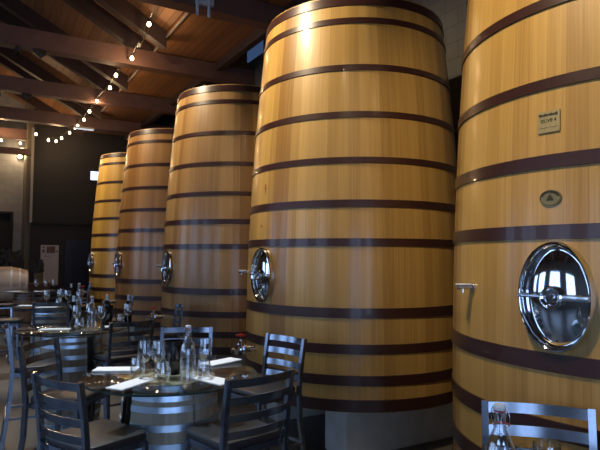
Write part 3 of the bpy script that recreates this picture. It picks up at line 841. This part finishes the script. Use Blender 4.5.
for i, p in enumerate(pts):
    q = Vector(p) - org
    if i == 0: continue
    sk = MB().lathe([(.012, .03), (.014, .032), (.014, .075), (.008, .08)], 10, Matrix.Translation(q)).build('socket', 'cable', t)
    on = i != 2
    MB().lathe([(.001, -.045), (.018, -.040), (.030, -.022), (.033, 0), (.026, .02), (.013, .035)], 14, Matrix.Translation(q)).build('bulb', 'bulb' if on else 'bulb_off', t, True)
def point(loc, power, color, rad_=.03):
    l = D.lights.new('bulb_light', 'POINT'); l.energy = power; l.color = color; l.shadow_soft_size = rad_
    o = D.objects.new('bulb_light', l); COL.objects.link(o); o.location = loc
for i in (1, 3, 5, 6, 8, 10, 13): point(Vector(pts[i]) - Vector((0, 0, .09)), 17, (1.0, .66, .34))
# second string: a few bulbs over the far left bay
t = thing('string_lights', P(18.3, .6, 4.9), 0, 'short string of warm bulbs above the grey block wall', 'string lights')
org = t.location
pp = [P(18.3, z, h) for z, h in ((-.4, 5.06), (.1, 5.02), (.52, 5.0), (1.02, 4.97), (1.27, 5.1))]
MB().tube([p + Vector((0, 0, .075)) - org for p in pp], .008, 6).build('wire', 'cable', t)
for p in pp[1:4]:
    MB().lathe([(.001, -.045), (.018, -.040), (.030, -.022), (.033, 0), (.026, .02), (.013, .035)], 14, Matrix.Translation(p - org)).build('bulb', 'bulb', t, True)
    MB().lathe([(.012, .03), (.014, .032), (.014, .075), (.008, .08)], 10, Matrix.Translation(p - org)).build('socket', 'cable', t)
point(P(17.9, .5, 4.95), 60, (1.0, .66, .34)); 
# wall lamps at the end of the block wall
t = thing('wall_lamp', P(19.44, 1.10, 4.85), ROW - R(90), 'pair of small lit lamps at the top right of the block wall', 'lamp')
MB().box((0, .02, 0), (.10, .08, .30)).build('bracket', 'pale_trim', t)
for z, x in ((-.12, -.02), (.10, .03)):
    MB().lathe([(.001, -.06), (.05, -.05), (.065, 0), (.05, .05), (.001, .06)], 16, Matrix.Translation((x, -.07, z))).build('lamp_glass', 'lamp', t, True)
point(P(19.2, 1.05, 4.75), 16, (1.0, .72, .42))
cpart_box = rbox(17.75, 17.9, -1.5, 1.28, 4.55, 4.72)
m = MB(); m.box(*cpart_box); m.build('tie_beam', 'beam', ceiling)
# strip lamp under the far tie beam
t = thing('strip_lamp', P(15.75, 2.40, 5.06), ROW - R(90), 'slim pale strip lamp under the roof beam before the far wall', 'lamp')
MB().box((0, 0, .02), (.52, .10, .04)).build('housing', 'pale_trim', t)
MB().box((0, 0, -.012), (.48, .07, .024)).build('diffuser', 'tube', t)
# twin tube spotlight hanging from the beam at the top of the picture
t = thing('track_spotlight', P(7.25, 2.63, 5.13), ROW - R(90), 'pale twin-tube spotlight on the roof beam above the middle tank', 'spotlight')
MB().box((.02, 0, .10), (.26, .05, .12)).build('mount', 'foil', t)
for x in (-.10, .07):
    MB().lathe([(.018, -.16), (.021, -.158), (.021, .10), (.018, .102)], 14, Matrix.Translation((x, -.045, .02))).build('tube', 'foil', t, True)
# the fixtures of the tank spotlights
for k, ((s0, t0, z0), tgt, pw) in enumerate(SPOTS):
    d = (P(*tgt) - P(s0, t0, z0)).normalized()
    t = thing('ceiling_spotlight', P(s0, t0, 5.13), 0, ['black spotlight under the beam nearest the camera', 'black spotlight under the beam before the second tank',
              'black spotlight under the beam facing the middle tank', 'black spotlight under the beam facing the fourth tank',
              'black spotlight under the beam facing the farthest tank'][k], 'spotlight', 'ceiling spotlights on the roof beams')
    q = Vector((0, 0, 1)).rotation_difference(-d).to_matrix().to_4x4()
    MB().lathe([(.05, .0), (.055, .0), (.055, .16), (.03, .18), (.001, .18)], 18, Matrix.Translation((0, 0, z0 - 5.13)) @ q @ Matrix.Translation((0, 0, .03)), caps=(False, True)).build('lamp_body', 'cable', t, True)
    MB().box((0, 0, -.03), (.05, .05, .06)).build('bracket', 'cable', t)

for k, ((s0, t0, z0), tgt, pw) in enumerate(TSPOTS):
    d = (Vector(tgt) - P(s0, t0, z0)).normalized()
    t = thing('ceiling_spotlight', P(s0, t0, 5.13), 0, ['black spotlight under the beam over the bottom right table', 'black spotlight under the beam over the near table',
              'black spotlight under the beam over the second table', 'black spotlight under the beam over the third table',
              'black spotlight under the beam over the fourth table'][k], 'spotlight', 'ceiling spotlights on the roof beams')
    q = Vector((0, 0, 1)).rotation_difference(-d).to_matrix().to_4x4()
    MB().lathe([(.04, .0), (.045, .0), (.045, .12), (.03, .14), (.001, .14)], 18, Matrix.Translation((0, 0, z0 - 5.13)) @ q @ Matrix.Translation((0, 0, .03)), caps=(False, True)).build('lamp_body', 'cable', t, True)
    MB().box((0, 0, -.03), (.05, .05, .06)).build('bracket', 'cable', t)
